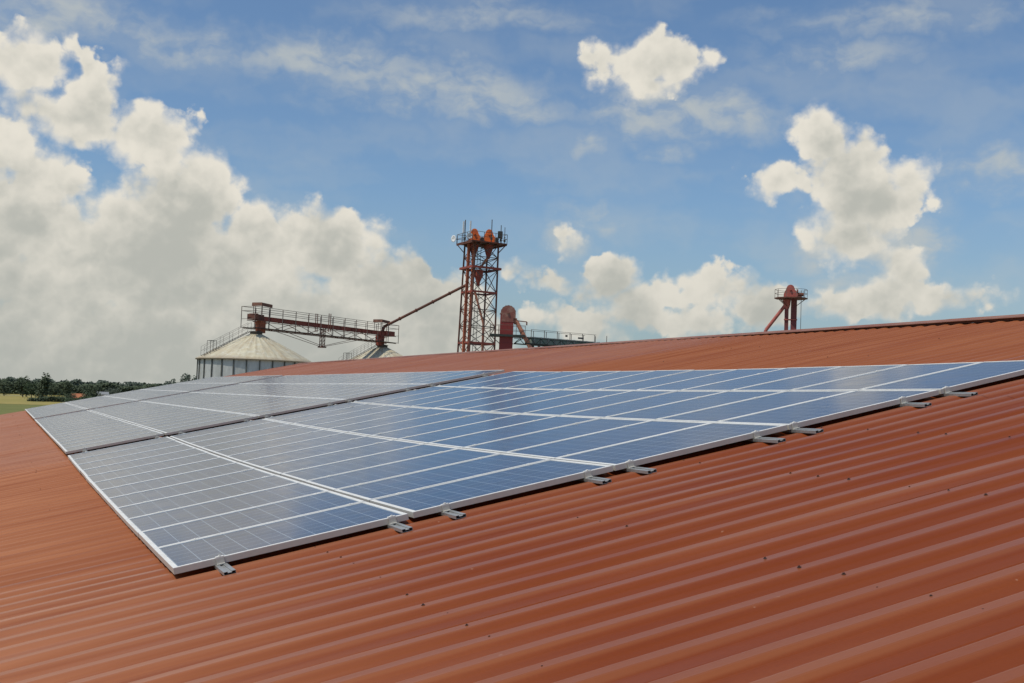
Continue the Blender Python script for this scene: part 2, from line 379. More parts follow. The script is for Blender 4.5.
# ------------------------------------------------------------------ the barn we stand on
barn = thing('barn', 'long barn with a rust red corrugated metal roof carrying the solar panels', 'barn')
Y0, Y1, XE, XR = -14.04, 47.32, -8.2, 12.2
PW = .26
PROF = [(0, -.081), (.080, -.081), (.092, -.0798), (.138, -.0640), (.148, -.062), (.206, -.062), (.216, -.0640), (.250, -.0798)]
rr = random.Random(3)
def roof_mesh(xs):
    mb = MB(); ny = int((Y1 - Y0) / PW + .5); ys = []
    for k in range(ny):
        for j, (dy, z) in enumerate(PROF): ys.append((Y0 + k * PW + dy, z, k))
    ys.append((Y1, -.081, ny))
    # low waves and dents that no real sheet is free of
    ph = [rr.uniform(0, 6.28) for _ in range(8)]
    tilt = [rr.gauss(0, .0022) for _ in range(ny + 1)]
    vs = []
    for x in xs:
        for (y, z, k) in ys:
            w = .0035 * math.sin(x * .8 + ph[0] + y * .31) + .0030 * math.sin(x * 1.9 + ph[1] + y * .9) + .0022 * math.sin(y * 1.7 + ph[2])
            crest = (z + .081) / .019
            w += tilt[k] * (1 - crest * .4) + .0015 * math.sin(x * 2.6 + k * 2.1)
            dy = .004 * math.sin(x * .7 + k * 1.3)
            vs.append((x, y + dy, z + w + sag(y)))
    n = len(ys); fs = [(i * n + j, (i + 1) * n + j, (i + 1) * n + j + 1, i * n + j + 1) for i in range(len(xs) - 1) for j in range(n - 1)]
    mb.add(vs, fs, False); return mb
xs = [XE + i * (XR - XE) / 44 for i in range(45)]
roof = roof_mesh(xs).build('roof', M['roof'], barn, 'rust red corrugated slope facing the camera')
roof.matrix_local = RT
# the slope beyond the ridge
FT = RT @ Matrix.Translation((XR, 0, 0)) @ Matrix.Rotation(2 * PITCH, 4, 'Y')
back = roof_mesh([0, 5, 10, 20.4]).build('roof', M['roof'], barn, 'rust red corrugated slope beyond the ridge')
back.matrix_local = FT
# ridge cap in lengths of about two metres
k = 0; y = Y0
while y < Y1:
    L = min(2.05, Y1 - y + .05)
    mb = MB(); dz = rr.uniform(0, .004); w = .17
    zc = -.047 + dz; s2, c2_ = math.sin(2 * PITCH), math.cos(2 * PITCH)
    prof = [(XR - w, zc - .014), (XR - w + .004, zc - .002), (XR - .05, zc + .002), (XR - .03, zc + .012), (XR + .03, zc + .008), (XR + .05, zc - .010)]
    prof += [(XR + .05 + (w - .05) * c2_, zc - .010 - (w - .05) * s2)]
    vs = []
    for (a, b_) in prof: vs += [(a, y, b_), (a, y + L, b_)]
    mb.add(vs, [(2 * i, 2 * i + 2, 2 * i + 3, 2 * i + 1) for i in range(len(prof) - 1)])
    rc = mb.build('ridge_cap', M['ridge'], roof)
    cs = MB(); cs.box(XR - .12, XR - .09, y, y + min(2., Y1 - y) - .004, -.100, -.049 + dz); cs.build('foam_closure', M['dkrust'], roof)
    k += 1; y += 2.0
# fixing screws with washers in rows over the purlins
PURL = [-7.36, -6.0, -4.62, -3.25, -1.88, -.51, .86, 2.23, 3.60, 4.88, 6.25, 7.62, 9.0, 10.37, 11.7]
camr = RT.inverted() @ cam.matrix_world.translation
scr = []
for xp in PURL:
    for kk in range(int((Y1 - Y0) / PW)):
        yq = Y0 + kk * PW
        if rr.random() < (.42 if xp > .5 and yq < -.2 else .88): continue
        yy = Y0 + kk * PW + .177 + rr.gauss(0, .006); xx = xp + rr.gauss(0, .014)
        if yy > -.05 and -.2 < xx < 7.9 and yy < 46.5: continue
        scr.append(((Vector((xx, yy, 0)) - camr).length, xx, yy, rr))
scr.sort(key=lambda q: q[0])
def inview(xx, yy):
    p = cam.matrix_world.inverted() @ (RT @ Vector((xx, yy, -.07)))
    return p.z < 0 and abs(p.x / -p.z) < .45 and abs(p.y / -p.z) < .31
near = [q for q in scr if inview(q[1], q[2])]
rest = [q for q in scr if not inview(q[1], q[2])] + near[100:]
def screw(mb, x, y, z=0):
    mb.lathe((x, y, z), [(.0145, 0), (.0145, .003), (.008, .0045), (.008, .011), (.0, .012)], 8, False)
sp = MB(); screw(sp, 0, 0); proto = sp.build('screw', M['screw'], roof)
for i, (d, x, y, _) in enumerate(near[:100]):
    o = proto if i == 0 else proto.copy()
    if i: col.objects.link(o)
    o.location = (x, y, -.0622 + sag(y)); s_ = rr.uniform(.45, .7); o.scale = (s_, s_, s_)
mb = MB()
for d, x, y, _ in rest: mb.box(x - .009, x + .009, y - .009, y + .009, -.064 + sag(y), -.054 + sag(y))
tag(mb.build('screw_rows', M['screw'], roof), kind='stuff')
# walls under the eaves and gables
def rp(x, z, y): return RT @ Vector((x, y, z))
eave = rp(XE + .5, -.14, 0); rdg = rp(XR, -.14, 0); fare = FT @ Vector((19.9, 0, -.14))
wl = MB(); pts = [(eave.x, eave.z - .02), (rdg.x, rdg.z - .02), (fare.x, fare.z - .02), (fare.x, 0), (eave.x, 0)]
vs = [(a, Y0 + .4, b_) for a, b_ in pts] + [(a, Y1 - .35, b_) for a, b_ in pts]
wl.add(vs, [(0, 1, 2, 3, 4), (9, 8, 7, 6, 5), (0, 4, 9, 5), (2, 7, 8, 3)])
wl.build('wall', M['wall'], barn)
# verge flashing along the far gable
vb = MB(); vb.box(XE, XR - .21, Y1 - .02, Y1 + .03, -.17, -.058, RT); vb.build('verge_trim', M['ridge'], barn)

# ------------------------------------------------------------------ solar panels
PLN, PWD = 1.525, .995
def make_panel():
    root = thing('solar_panel', 'x', 'solar panel', group='solar panels laid in five columns on the red roof')
    f = MB(); a, b_, h, l = PLN, PWD, .040, .030
    prof = [(0, -h), (0, 0), (l, 0), (l, -.004)]                      # frame section: outer wall, lip, drop to the glass
    def ring(i, z): return [(i, i, z), (a - i, i, z), (a - i, b_ - i, z), (i, b_ - i, z)]
    vs = []
    for i, z in prof: vs += ring(i, z)
    fs = []
    for k in range(len(prof) - 1): fs += [(k * 4 + i, k * 4 + (i + 1) % 4, (k + 1) * 4 + (i + 1) % 4, (k + 1) * 4 + i) for i in range(4)]
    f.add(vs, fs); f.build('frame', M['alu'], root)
    g = MB(); g.add(ring(l - .001, -.003), [(0, 1, 2, 3)]); g.build('glass', M['cells'], root)
    u = MB(); u.add(ring(.004, -.012), [(3, 2, 1, 0)]); u.build('back_sheet', M['white'], root)
    return root
BLOCKS = [('nearest block', 0., 12, 0.), ('middle block', 12.52, 18, .038), ('farthest block', 31.1, 14, .055)]
COLX = [0., 1.56, 3.105, 4.65, 6.195]
ORD = ['first', 'second', 'third', 'fourth', 'fifth', 'sixth', 'seventh', 'eighth', 'ninth', 'tenth', 'eleventh', 'twelfth', 'thirteenth', 'fourteenth', 'fifteenth', 'sixteenth', 'seventeenth', 'eighteenth']
COLN = ['leftmost column', 'second column from left', 'middle column', 'fourth column from left', 'rightmost column']
rp_ = random.Random(11); proto = make_panel(); first = True
for bi, (bn, ys_, nr, up_) in enumerate(BLOCKS):
    for r in range(nr):
        for c in range(5):
            o = proto if first else copy_tree(proto); first = False
            y = ys_ + r * 1.01 + .0075; x = COLX[c]
            ym = y + PWD / 2
            T_ = Matrix.Translation((x + rp_.gauss(0, .0015), ym, sag(ym) + up_)) @ Matrix.Rotation(math.atan(dsag(ym)) + rp_.gauss(0, .0010), 4, 'X') @ Matrix.Rotation(rp_.gauss(0, .0010), 4, 'Y') @ Matrix.Translation((0, -PWD / 2, 0))
            o.matrix_world = RT @ T_
            look = ('grey sheened' if c < 2 else 'blue') if bi == 0 else 'pale grey'
            o['label'] = f'{look} solar panel, {bn}, {ORD[r]} row from near edge, {COLN[c]}'
# rails under the panels, clamps over the joints
RX = [.28, 1.41, 1.79, 2.88, 3.23, 4.34, 4.70, 5.79, 6.23 + .03, 7.30]
END = Matrix.Identity(4)
rn = ['leftmost', 'second', 'third', 'fourth', 'fifth', 'sixth', 'seventh', 'eighth', 'ninth', 'rightmost']
clampm = MB(); clampm.box(-.025, .025, -.006, .026, .0005, .0035).box(-.025, .025, .006, .014, -.04, .0005).lathe((0, .01, .0035), [(.007, 0), (.007, .003), (0, .003)], 8, False)
endm = MB(); endm.box(-.025, .025, -.012, .014, .001, .006).box(-.025, .025, -.016, -.010, -.042, .006).box(-.025, .025, -.034, -.016, -.042, -.036).lathe((0, -.002, .006), [(.009, 0), (.009, .007), (0, .007)], 8, False)
clp = clampm.build('clamp', M['alu']); ecl = endm.build('end_clamp', M['alu']); usedc = [False, False]
for bi, (bn, ys_, nr, up_) in enumerate(BLOCKS):
    for i, x in enumerate(RX):
        ln = nr * 1.01; a = -.28 + rp_.uniform(-.03, .03) if bi == 0 else -.12; b_ = ln + (.12 if bi < 2 else .05)
        root = thing('mounting_rail', f'{rn[i]} aluminium rail under the {bn} of panels, counted from the left', 'rail', group='aluminium mounting rails under the panels')
        root.matrix_world = RT @ Matrix.Translation((x, ys_, up_))
        mb = MB(); n = 14
        ysl = [a + (b_ - a) * q / n for q in range(n + 1)]
        # twin-groove channel section, open at the end
        sec = [(-.036, -.0620), (.036, -.0620), (.036, -.0405), (.012, -.0405), (.012, -.048), (-.012, -.048), (-.012, -.0405), (-.036, -.0405)]
        inn = [(-.034, -.0600), (.034, -.0600), (.034, -.0425), (.014, -.0425), (.014, -.050), (-.014, -.050), (-.014, -.0425), (-.034, -.0425)]
        vs = [(px, yy, pz + sag(yy + ys_)) for yy in ysl for px, pz in sec]
        fs = [(k * 8 + j, k * 8 + (j + 1) % 8, (k + 1) * 8 + (j + 1) % 8, (k + 1) * 8 + j) for k in range(n) for j in range(8)]
        mb.add(vs, fs)
        zz = sag(a + ys_)
        vs = [(px, a, pz + zz) for px, pz in sec] + [(px, a, pz + zz) for px, pz in inn] + [(px, a + .25, pz + zz) for px, pz in inn]
        fs = [(j, 8 + j, 8 + (j + 1) % 8, (j + 1) % 8) for j in range(8)] + [(8 + j, 16 + j, 16 + (j + 1) % 8, 8 + (j + 1) % 8) for j in range(8)] + [tuple(range(16, 24))]
        mb.add(vs, fs); mb.build('channel', M['galv'], root)
        for r in range(nr + 1):
            e = r in (0, nr); k_ = 1 if e else 0; p_ = ecl if e else clp
            o = p_ if not usedc[k_] else p_.copy()
            if usedc[k_]: col.objects.link(o)
            usedc[k_] = True; o.parent = root
            yy = r * 1.01
            if e and r == 0: o.location = (0, .012, sag(ys_ + .01)); o.rotation_euler = (0, 0, 0)
            elif e: o.location = (0, yy - .011, sag(ys_ + yy)); o.rotation_euler = (0, 0, math.pi)
            else: o.location = (0, yy - .010, sag(ys_ + yy)); o.rotation_euler = (0, 0, 0)

# ------------------------------------------------------------------ grain silos
def make_silo(loc, label, rz=0.):
    R_, HE, HA = 5.75, 10.75, 2.85
    root = thing('grain_silo', label, 'silo', loc, rz, 'grain silos under the conveyor bridge')
    w = MB(); prof = []; z = 0.
    while z < HE - .01:
        prof += [(R_ - .03, z), (R_, z + .06)]; z += .12
    prof.append((R_ - .03, HE)); w.lathe((0, 0, 0), prof, 84); w.build('wall', M['silo'], root)
    for i in range(28):
        a = 2 * math.pi * (i + .5) / 28; d = Vector((math.cos(a), math.sin(a), 0)); t = Vector((-d.y, d.x, 0))
        s = MB(); Mx = Matrix((( d.x, t.x, 0, 0), (d.y, t.y, 0, 0), (0, 0, 1, 0), (0, 0, 0, 1)))
        s.box(R_ + .01, R_ + .10, -.055, .055, 0, HE - .02, Mx); s.build('stiffener', M['silodark'], root)
    r = MB(); n = 96; vs = []; RE = R_ + .28
    rings = [(RE, HE - .13), (RE * .75, HE - .13 + (HA + .13) * .27), (RE * .5, HE - .13 + (HA + .13) * .52), (.62, HE + HA - .25)]
    for q, (rad_, z) in enumerate(rings):
        for i in range(n):
            a = 2 * math.pi * i / n; b_ = .04 if i % 3 == 0 and q else 0.
            vs.append((rad_ * math.cos(a), rad_ * math.sin(a), z + b_))
    r.add(vs, [(k * n + i, k * n + (i + 1) % n, (k + 1) * n + (i + 1) % n, (k + 1) * n + i) for k in range(3) for i in range(n)])
    r.lathe((0, 0, 0), [(RE, HE - .13), (RE, HE - .25), (R_ - .05, HE - .14)], n); ro = r.build('roof', M['cone'], root)
    ro.location = (0, 0, 0)
    c = MB(); c.lathe((0, 0, 0), [(.64, HE + HA - .30), (.64, HE + HA - .02), (.72, HE + HA - .02), (.72, HE + HA + .04), (.3, HE + HA + .12), (0, HE + HA + .12)], 20); c.build('collar', M['steel'], root)
    # roof stair on the left with its handrail, and the roof hatch
    st = MB(); a = rad(197); d = Vector((math.cos(a), math.sin(a), 0)); t = Vector((-d.y, d.x, 0)); sl_ = (HA + .1) / (RE - .6)
    def on(rr_, off, up): return d * rr_ + t * off + Vector((0, 0, HE - .1 + (RE - rr_) * sl_ + up))
    for off in (-.28, .28): st.bar(on(.8, off, .12), on(RE - .1, off, .12), .03, .05)
    q = .9
    while q < RE - .2: st.bar(on(q, -.28, .13), on(q, .28, .13), .04, .03); q += .3
    st.build('roof_stair', M['steel'], root)
    hr = MB()
    for off in (-.36, .36):
        for up in (.62, 1.05): hr.bar(on(.8, off, up), on(RE - .1, off, up), .02)
        for i in range(6): q = .8 + (RE - .9) * i / 5; hr.bar(on(q, off, .1), on(q, off, 1.05), .025)
    hr.build('handrail', M['rail'], root)
    cg = MB(); p = on(RE - 1.1, 0, .1)
    for sx in (-.38, .38):
        for sy in (-.3, .35): q = p + t * sx + d * sy; cg.bar(q + Vector((0, 0, -.4)), q + Vector((0, 0, 1.05)), .04)
        cg.bar(p + t * sx + d * -.3 + Vector((0, 0, 1.05)), p + t * sx + d * .35 + Vector((0, 0, 1.05)), .04)
    for sy in (-.3, .35): cg.bar(p + t * -.38 + d * sy + Vector((0, 0, 1.05)), p + t * .38 + d * sy + Vector((0, 0, 1.05)), .04)
    cg.build('ladder_cage', M['steel'], root)
    return root
make_silo((23.3, 115.3, 0), 'pale grain silo on the left with a rust streaked cream cone roof')
make_silo((41.7, 130.1, 0), 'farther grain silo, only the tip of its cream cone above the roof')

# ------------------------------------------------------------------ conveyor bridge over the silos
A = Vector((22.3, 114.55, 0)); B = Vector((43.2, 131.3, 0)); LB = (B - A).length; ang = math.atan2(B.y - A.y, B.x - A.x)
br = thing('conveyor_bridge', 'rusty red truss conveyor bridge with handrails running between the two silo tops', 'conveyor', (A.x, A.y, 0), ang)
t_ = MB(); t_.box(.9, LB - .2, -.32, .32, 14.86, 15.25); t_.box(.9, LB - .2, -.40, .40, 15.252, 15.30); t_.build('trough', M['rust'], br)
b1 = MB()
for i in range(13): b1.box(1. + i * 2.1, 1.05 + i * 2.1, -.36, .36, 14.83, 15.26)
b1.build('flange', M['dkrust'], br)
d1 = MB(); d1.box(.25, 1.95, -.42, .42, 14.85, 15.45).tube((.75, -.50, 15.2), (.75, .50, 15.2), .33, n=16).box(.1, .6, -.8, -.3, 14.9, 15.35); d1.build('drive_housing', M['dkrust'], br)
d2 = MB(); d2.box(LB - 1.9, LB + .1, -.42, .42, 14.80, 15.42); d2.build('end_housing', M['rust'], br)
zb = 13.95
for sy in (-.72, .72):
    ch = MB(); ch.bar((0, sy, zb), (LB, sy, zb), .07, .08); ch.bar((.6, sy, 14.80), (LB - .1, sy, 14.80), .06, .06); ch.build('chord', M['dkrust'], br)
    tr = MB(); n = 8
    for i in range(n):
        x0 = 1.5 + (LB - 3) * i / n; x1 = 1.5 + (LB - 3) * (i + 1) / n
        tr.bar((x0, sy, zb if i % 2 else 14.78), (x1, sy, 14.78 if i % 2 else zb), .05)
    tr.build('bracing', M['dkrust'], br)
    hr = MB()
    for z in (15.75, 16.2): hr.bar((-.1, sy * 1.25, z), (LB + .2, sy * 1.25, z), .045)
    hr.build('handrail', M['rail'], br)
    for i in range(13):
        x = -.1 + (LB + .3) * i / 12
        po = MB(); po.bar((x, sy * 1.25, zb), (x, sy * 1.25, 16.2), .055); po.build('handrail_post', M['rail'], br)
wk = MB()
for sy in (-.72, .72): wk.box(-.1, LB + .2, min(sy * .55, sy * 1.27), max(sy * .55, sy * 1.27), zb + .07, zb + .10)
wk.build('walkway', M['steel'], br)
for x in (-.1, LB + .2):
    eh = MB()
    for z in (14.9, 15.75, 16.2): eh.bar((x, -.9, z), (x, .9, z), .045)
    eh.build('end_rail', M['rail'], br)
mx = LB * .475
ms = MB()
for sy in (-.22, .22):
    for dx in (-.17, .17): ms.bar((mx + dx, sy, 12.75), (mx + dx, sy, 14.8), .07); ms.bar((mx + dx, sy * 4.2, 14.4), (mx + dx, sy * 4.2, 16.5), .07)
for i in range(5):
    z = 12.8 + i * .4; ms.bar((mx - .17, -.22, z), (mx + .17, -.22, z + .4), .04); ms.bar((mx - .17, .22, z), (mx + .17, .22, z + .4), .04)
ms.box(mx - .35, mx + .35, -.35, .35, 12.62, 12.76); ms.build('strut', M['dkrust'], br)
for e in (5.2, LB - 7.5, ):
    c = MB()
    for sy in (-.25, .25): c.bar((mx, sy, 12.75), (e, sy * 2.6, zb), .045)
    c.build('tie_rod', M['dkrust'], br)
for i, x in enumerate((1.95, LB - 2.45)):
    dp = MB(); dp.box(x - .38, x + .38, -.36, .36, 13.55, 14.82); dp.box(x - .45, x + .45, -.43, .43, 14.5, 14.62); dp.build('discharge_spout', M['orpipe'] if i == 0 else M['rust'], br)
    cn = MB(); cx_ = x + (.1 if i == 0 else .15); Mx = Matrix.Translation((cx_, 0, 16.62)) @ Matrix.Rotation(rad(3), 4, 'Y')
    cn.box(-.85, .85, -.65, .65, -.03, .03, Mx)
    for q in range(9): cn.box(-.85 + q * .2, -.80 + q * .2, -.65, .65, .031, .06, Mx)
    cn.box(-.87, .87, -.68, -.60, -.30, .0305, Mx).box(-.87, -.80, -.60, .65, -.30, -.031, Mx); cn.build('canopy', M['canopy'], br)
    for dx in (-.7, .7):
        for sy in (-.55, .55):
            cp = MB(); cp.bar((cx_ + dx, sy, 15.3), (cx_ + dx, sy, 16.6 - dx * .05), .05); cp.build('canopy_post', M['rail'], br)

# ------------------------------------------------------------------ elevator tower
TX, TY = 50.85, 122.5
tw = thing('elevator_tower', 'tall rusty lattice tower with a railed platform and orange heads on top', 'tower', (TX, TY, 0), rad(3)); tw.rotation_euler = (0, rad(.9), rad(3))
SB, ST, ZP = 1.78, 1.52, 26.0
def corner(i, z):
    s = SB + (ST - SB) * z / ZP; a = (( -1, -1), (1, -1), (1, 1), (-1, 1))[i]
    return Vector((a[0] * s, a[1] * s, z))
levels = [0, 3.0, 6.0, 9.0, 11.5, 14.1, 16.1, 18.1, 20.2, 22.9, 24.4, 26.0]
for i in range(4):
    lg = MB(); lg.bar(corner(i, 0), corner(i, ZP + .1), .16); lg.build('leg', M['dkrust'], tw)
for i in range(4):
    bc = MB()
    for z0, z1 in zip(levels[:-1], levels[1:]):
        a0, a1, b0, b1_ = corner(i, z0), corner(i, z1), corner((i + 1) % 4, z0), corner((i + 1) % 4, z1)
        m0, m1 = (a0 + b0) / 2, (a1 + b1_) / 2
        bc.bar(a0, b1_, .065).bar(b0, a1, .065).bar(a1, b1_, .08)
    bc.build('bracing', M['dkrust'] if i % 2 else M['steel'], tw)
for z in (14.1, 20.2, 23.1):
    gi = MB(); s = SB + (ST - SB) * z / ZP + (.32 if z > 23 else .03)
    for i in range(4):
        a = ((-1, -1), (1, -1), (1, 1), (-1, 1)); p, q = a[i], a[(i + 1) % 4]
        gi.bar((p[0] * s, p[1] * s, z), (q[0] * s, q[1] * s, z), .13, .26 if z > 23 else .22)
    gi.build('girder', M['rust'], tw)
PH = 2.32
pf = MB(); pf.box(-PH, PH, -PH, PH, 26.05, 26.17)
for x in (-2.25, -1.1, 0, 1.1, 2.25): pf.bar((x, -2.25, 25.97), (x, 2.25, 25.97), .1, .15)
for sx in (-1, 1):
    for sy in (-1, 1): pf.bar((sx * 2.2, sy * 2.2, 26.0), (sx * 1.53, sy * 1.53, 25.0), .09)
pf.build('platform', M['dkrust'], tw)
hr = MB(); q = PH - .04
for z in (26.7, 27.25):
    for y in (-q, q): hr.bar((-q, y, z), (q, y, z), .045)
    for x in (-q, q): hr.bar((x, -q, z), (x, q, z), .045)
for x in (-q, -q / 3, q / 3, q):
    for y in (-q, q): hr.bar((x, y, 26.1), (x, y, 27.25), .05)
    hr.bar((-q, x, 26.1), (-q, x, 27.25), .05); hr.bar((q, x, 26.1), (q, x, 27.25), .05)
hr.build('handrail', M['rail'], tw)
def fr(a, b):
    """tower point from metres across and metres out of its north-east facing diagonal"""
    return (.894 * a - .449 * b, -.449 * a - .894 * b)
def head(parent, x, y, z, w, h, mat, rz=0.):
    """rounded elevator head: hood over two legs with a discharge hip"""
    Mx = Matrix.Translation((x, y, z)) @ Matrix.Rotation(rz, 4, 'Z'); mb = MB()
    pts = [(-w * .55, 0), (w * .62, 0), (w * .62, h * .35), (w * .38, h * .62)] + [(w * .32 * math.cos(a) * 1.05, h * .68 + h * .32 * math.sin(a)) for a in [rad(15 + 15 * i) for i in range(11)]] + [(-w * .42, h * .55), (-w * .55, h * .3)]
    n = len(pts); vs = [Mx @ Vector((a, s * w * .36, b_)) for s in (-1, 1) for a, b_ in pts]
    mb.add(vs, [tuple(range(n)), tuple(range(2 * n - 1, n - 1, -1))] + [(i, i + n, (i + 1) % n + n, (i + 1) % n) for i in range(n)])
    mb.box(-w * .6, w * .66, -w * .42, w * .42, -.05, .08, Mx); mb.tube(Mx @ Vector((0, -w * .5, h * .62)), Mx @ Vector((0, w * .5, h * .62)), .14)
    return mb.build('elevator_head', mat, parent)
for a_, b_ in ((-.88, .5), (.88, .5)):
    x, y = fr(a_, b_); head(tw, x, y, 26.22, 1.3, 1.6, M['orange'], rad(-27))
    hp = MB(); hp.lathe((x, y, 0), [(.60, 26.0), (.56, 25.6), (.24, 24.6), (.2, 24.3)], 12); hp.build('hopper', M['rust'], tw)
for a_ in (-.05, 1.75):
    x, y = fr(a_, .9); mo = MB(); mo.tube((x, y - .3, 26.6), (x, y + .3, 26.6), .22, n=14).box(x - .22, x + .22, y - .3, y + .3, 26.18, 26.42); mo.build('motor', M['steel'], tw)
for a_, b_, w in ((-1.50, .8, .27), (-.88, .9, .30), (-1.42, .3, .2)):
    x, y = fr(a_, b_); ep = MB(); ep.box(x - w / 2, x + w / 2, y - w * .38, y + w * .38, 0, 26.0)
    for i in range(10): z = 2.2 + i * 2.4; ep.box(x - w / 2 - .04, x + w / 2 + .04, y - w * .38 - .04, y + w * .38 + .04, z, z + .08)
    ep.build('elevator_leg', M['orpipe'], tw)
x, y = fr(-.15, .6); h2 = MB(); h2.box(x - .4, x + .4, y - .4, y + .4, 22.0, 22.9); h2.lathe((x, y, 0), [(.45, 22.0), (.22, 21.4), (.2, 21.0)], 10); h2.build('hopper', M['rust'], tw)
P3 = lambda a, b, z: fr(a, b) + (z,)
dc = MB(); dc.tube(P3(-.5, .9, 20.3), P3(.75, 1.1, 16.4), .14).tube(P3(.75, 1.1, 16.4), P3(.8, 1.1, 12.5), .15); dc.tube(P3(.8, .5, 24.4), P3(-.1, .6, 23.0), .15); dc.build('inner_spout', M['pinkpipe'], tw)
ld = MB()
for s in (-.22, .22): ld.bar((.5 + s, 1.75, 0), (.5 + s, 1.62, 27.0), .05)
for i in range(80): ld.bar((.28, 1.75 - .0016 * i, .4 + i * .33), (.72, 1.75 - .0016 * i, .4 + i * .33), .03)
ld.build('ladder', M['steel'], tw)
# grain spout from the tower down to the bridge
gs = MB(); p0 = (49.6, 122.6, 21.1); p1 = (41.75, 129.9, 15.9); gs.tube(p0, p1, .17, n=12).tube(p1, (41.6, 130.05, 15.3), .19, n=12)
for q in (.2, .4, .6, .8):
    a = Vector(p0).lerp(Vector(p1), q); dd = (Vector(p1) - Vector(p0)).normalized(); gs.tube(a, a + dd * .12, .23, n=12)
tag(gs.build('grain_spout', M['dkrust']), 'long thin rusty pipe sloping from the lattice tower down to the conveyor bridge', 'pipe')
def on_tower(x, y, z):
    # x across and y out, as seen from the barn; the tower leans a little
    x, y = fr(x, y); c, s = math.cos(rad(3)), math.sin(rad(3)); x += z * .0157; return (TX + x * c - y * s, TY + x * s + y * c, z)
def dish(loc, rz, label, r):
    root = thing('dish_antenna', label, 'antenna', loc, rz, 'dish antennas on the tower platform')
    mb = MB(); prof = [(0., .0), (r * .35, .015), (r * .7, .06), (r, .13), (r, .17), (r * .66, .10), (r * .3, .05), (0, .04)]
    mb.lathe((0, 0, 0), prof, 24); m_ = mb.build('reflector', M['white'], root); m_.rotation_euler = (rad(90), 0, 0)
    a = MB(); a.bar((0, .02, 0), (0, .45, 0), .06).bar((0, .45, -.45), (0, .45, .45), .06); a.build('bracket', M['steel'], root)
    f = MB(); f.tube((0, -.26, 0), (0, -.02, 0), .012).tube((0, -.30, 0), (0, -.25, 0), .03); f.build('feed', M['steel'], root)
dish(on_tower(-3.3, .1, 26.62), rad(-70), 'white dish antenna on the far left corner of the tower platform', .42)
dish(on_tower(-1.4, 2.15, 26.75), rad(-12), 'pale round dish antenna in front of the left orange head', .36)
def whip(x, y, h, label, mat, r=.045, z0=26.2):
    root = thing('mast_antenna', label, 'antenna', on_tower(x, y, z0), 0, 'mast antennas on the tower platform')
    p = MB(); p.tube((0, 0, 0), (0, 0, h), r, n=8); p.build('mast', mat, root)
    q = MB(); q.box(-.1, .1, -.1, .1, .2, .5); q.box(-.08, .08, -.08, .08, .7, .8); q.build('bracket', M['steel'], root)
    return root
whip(-2.0, 1.2, 2.6, 'dark mast at the left end of the tower platform', M['steel'], .06)
whip(1.2, 1.85, 2.65, 'tall dark mast between the right orange head and the mid railing', M['steel'], .055)
whip(2.3, .9, 2.15, 'dark mast behind the grey box at the right of the platform', M['steel'], .05)
whip(2.75, .3, 2.0, 'thin dark mast at the right end of the tower platform', M['steel'], .04)
for x, lab in ((-2.2, 'white panel antenna left of the dark mast on the tower'), (-1.35, 'white panel antenna right of the dark mast on the tower')):
    root = thing('panel_antenna', lab, 'antenna', on_tower(x, 1.3 if x < -2 else 1.9, 27.25), 0, 'white panel antennas on the tower platform')
    p = MB(); p.box(-.085, .085, -.06, .06, 0, 1.35); p.build('radome', M['white'], root)
    q = MB(); q.bar((0, .06, -1.1), (0, .06, 1.2), .05); q.build('mast', M['steel'], root)
root = thing('equipment_box', 'dark square equipment box on the right railing of the tower platform', 'box', on_tower(2.2, 1.15, 26.75))
p = MB(); p.box(-.26, .26, -.16, .12, 0, .82); p.build('housing', M['darkgreen'], root)
p = MB(); p.box(-.22, .22, -.175, -.162, .06, .76); p.build('door', M['steel'], root)

# ------------------------------------------------------------------ red bucket elevator with its ring platform
be = thing('bucket_elevator', 'dark red domed elevator casing with a green ring platform beside the lattice tower', 'elevator', (46.5, 102.85, 0), rad(-24)); be.rotation_euler = (0, rad(.6), rad(-24)); be.location.x -= .15
c = MB(); c.box(-.74, .64, -.52, .52, 0, 16.25)
for z in (2, 5, 8, 11, 13.2): c.box(-.78, .68, -.56, .56, z, z + .08)
c.build('casing', M['vessel'], be)
c = MB(); n = 14; pts = [(-.88, 0)] + [(.78 * math.cos(a), .1 + .80 * math.sin(a)) for a in [math.pi - math.pi * i / n for i in range(n + 1)]] + [(.78, 0), (.78, -.5), (.62, -.8)] + [(-.66, -.8), (-.66, -.05)]
vs = [(a + .05, s * .55, 16.25 + b_) for s in (-1, 1) for a, b_ in pts]; N = len(pts)
c.add(vs, [tuple(range(N)), tuple(range(2 * N - 1, N - 1, -1))] + [(i, i + N, (i + 1) % N + N, (i + 1) % N) for i in range(N)])
c.tube((.02, -.7, 16.4), (.02, .7, 16.4), .12); c.build('head_hood', M['hood'], be)
c = MB()
for i in range(7):
    a = rad(20 + i * 23); a2 = rad(20 + (i + .12) * 23)
    c.bar((.05 + .8 * math.cos(a), -.57, 16.35 + .82 * math.sin(a)), (.05 + .8 * math.cos(a), .57, 16.35 + .82 * math.sin(a)), .04)
c.build('hood_rib', M['dkrust'], be)
pl = MB(); pl.box(-1.75, -.70, -.95, .95, 13.92, 14.14); pl.box(.64, 1.9, -.95, .95, 13.92, 14.14); pl.box(-.70, .64, -.95, -.55, 13.92, 14.14); pl.box(-.70, .64, .55, .95, 13.92, 14.14)
for x in (-1.7, 1.85): pl.bar((x, 0, 14.0), (x * .4, 0, 13.2), .07)
pl.build('platform', M['darkgreen'], be)
hr = MB()
for z in (14.6, 15.1):
    for y in (-.93, .93): hr.bar((-1.73, y, z), (1.88, y, z), .035)
    for x in (-1.73, 1.88): hr.bar((x, -.93, z), (x, .93, z), .035)
for x in (-1.73, -.85, .95, 1.88):
    for y in (-.93, .93): hr.bar((x, y, 14.1), (x, y, 15.1), .045)
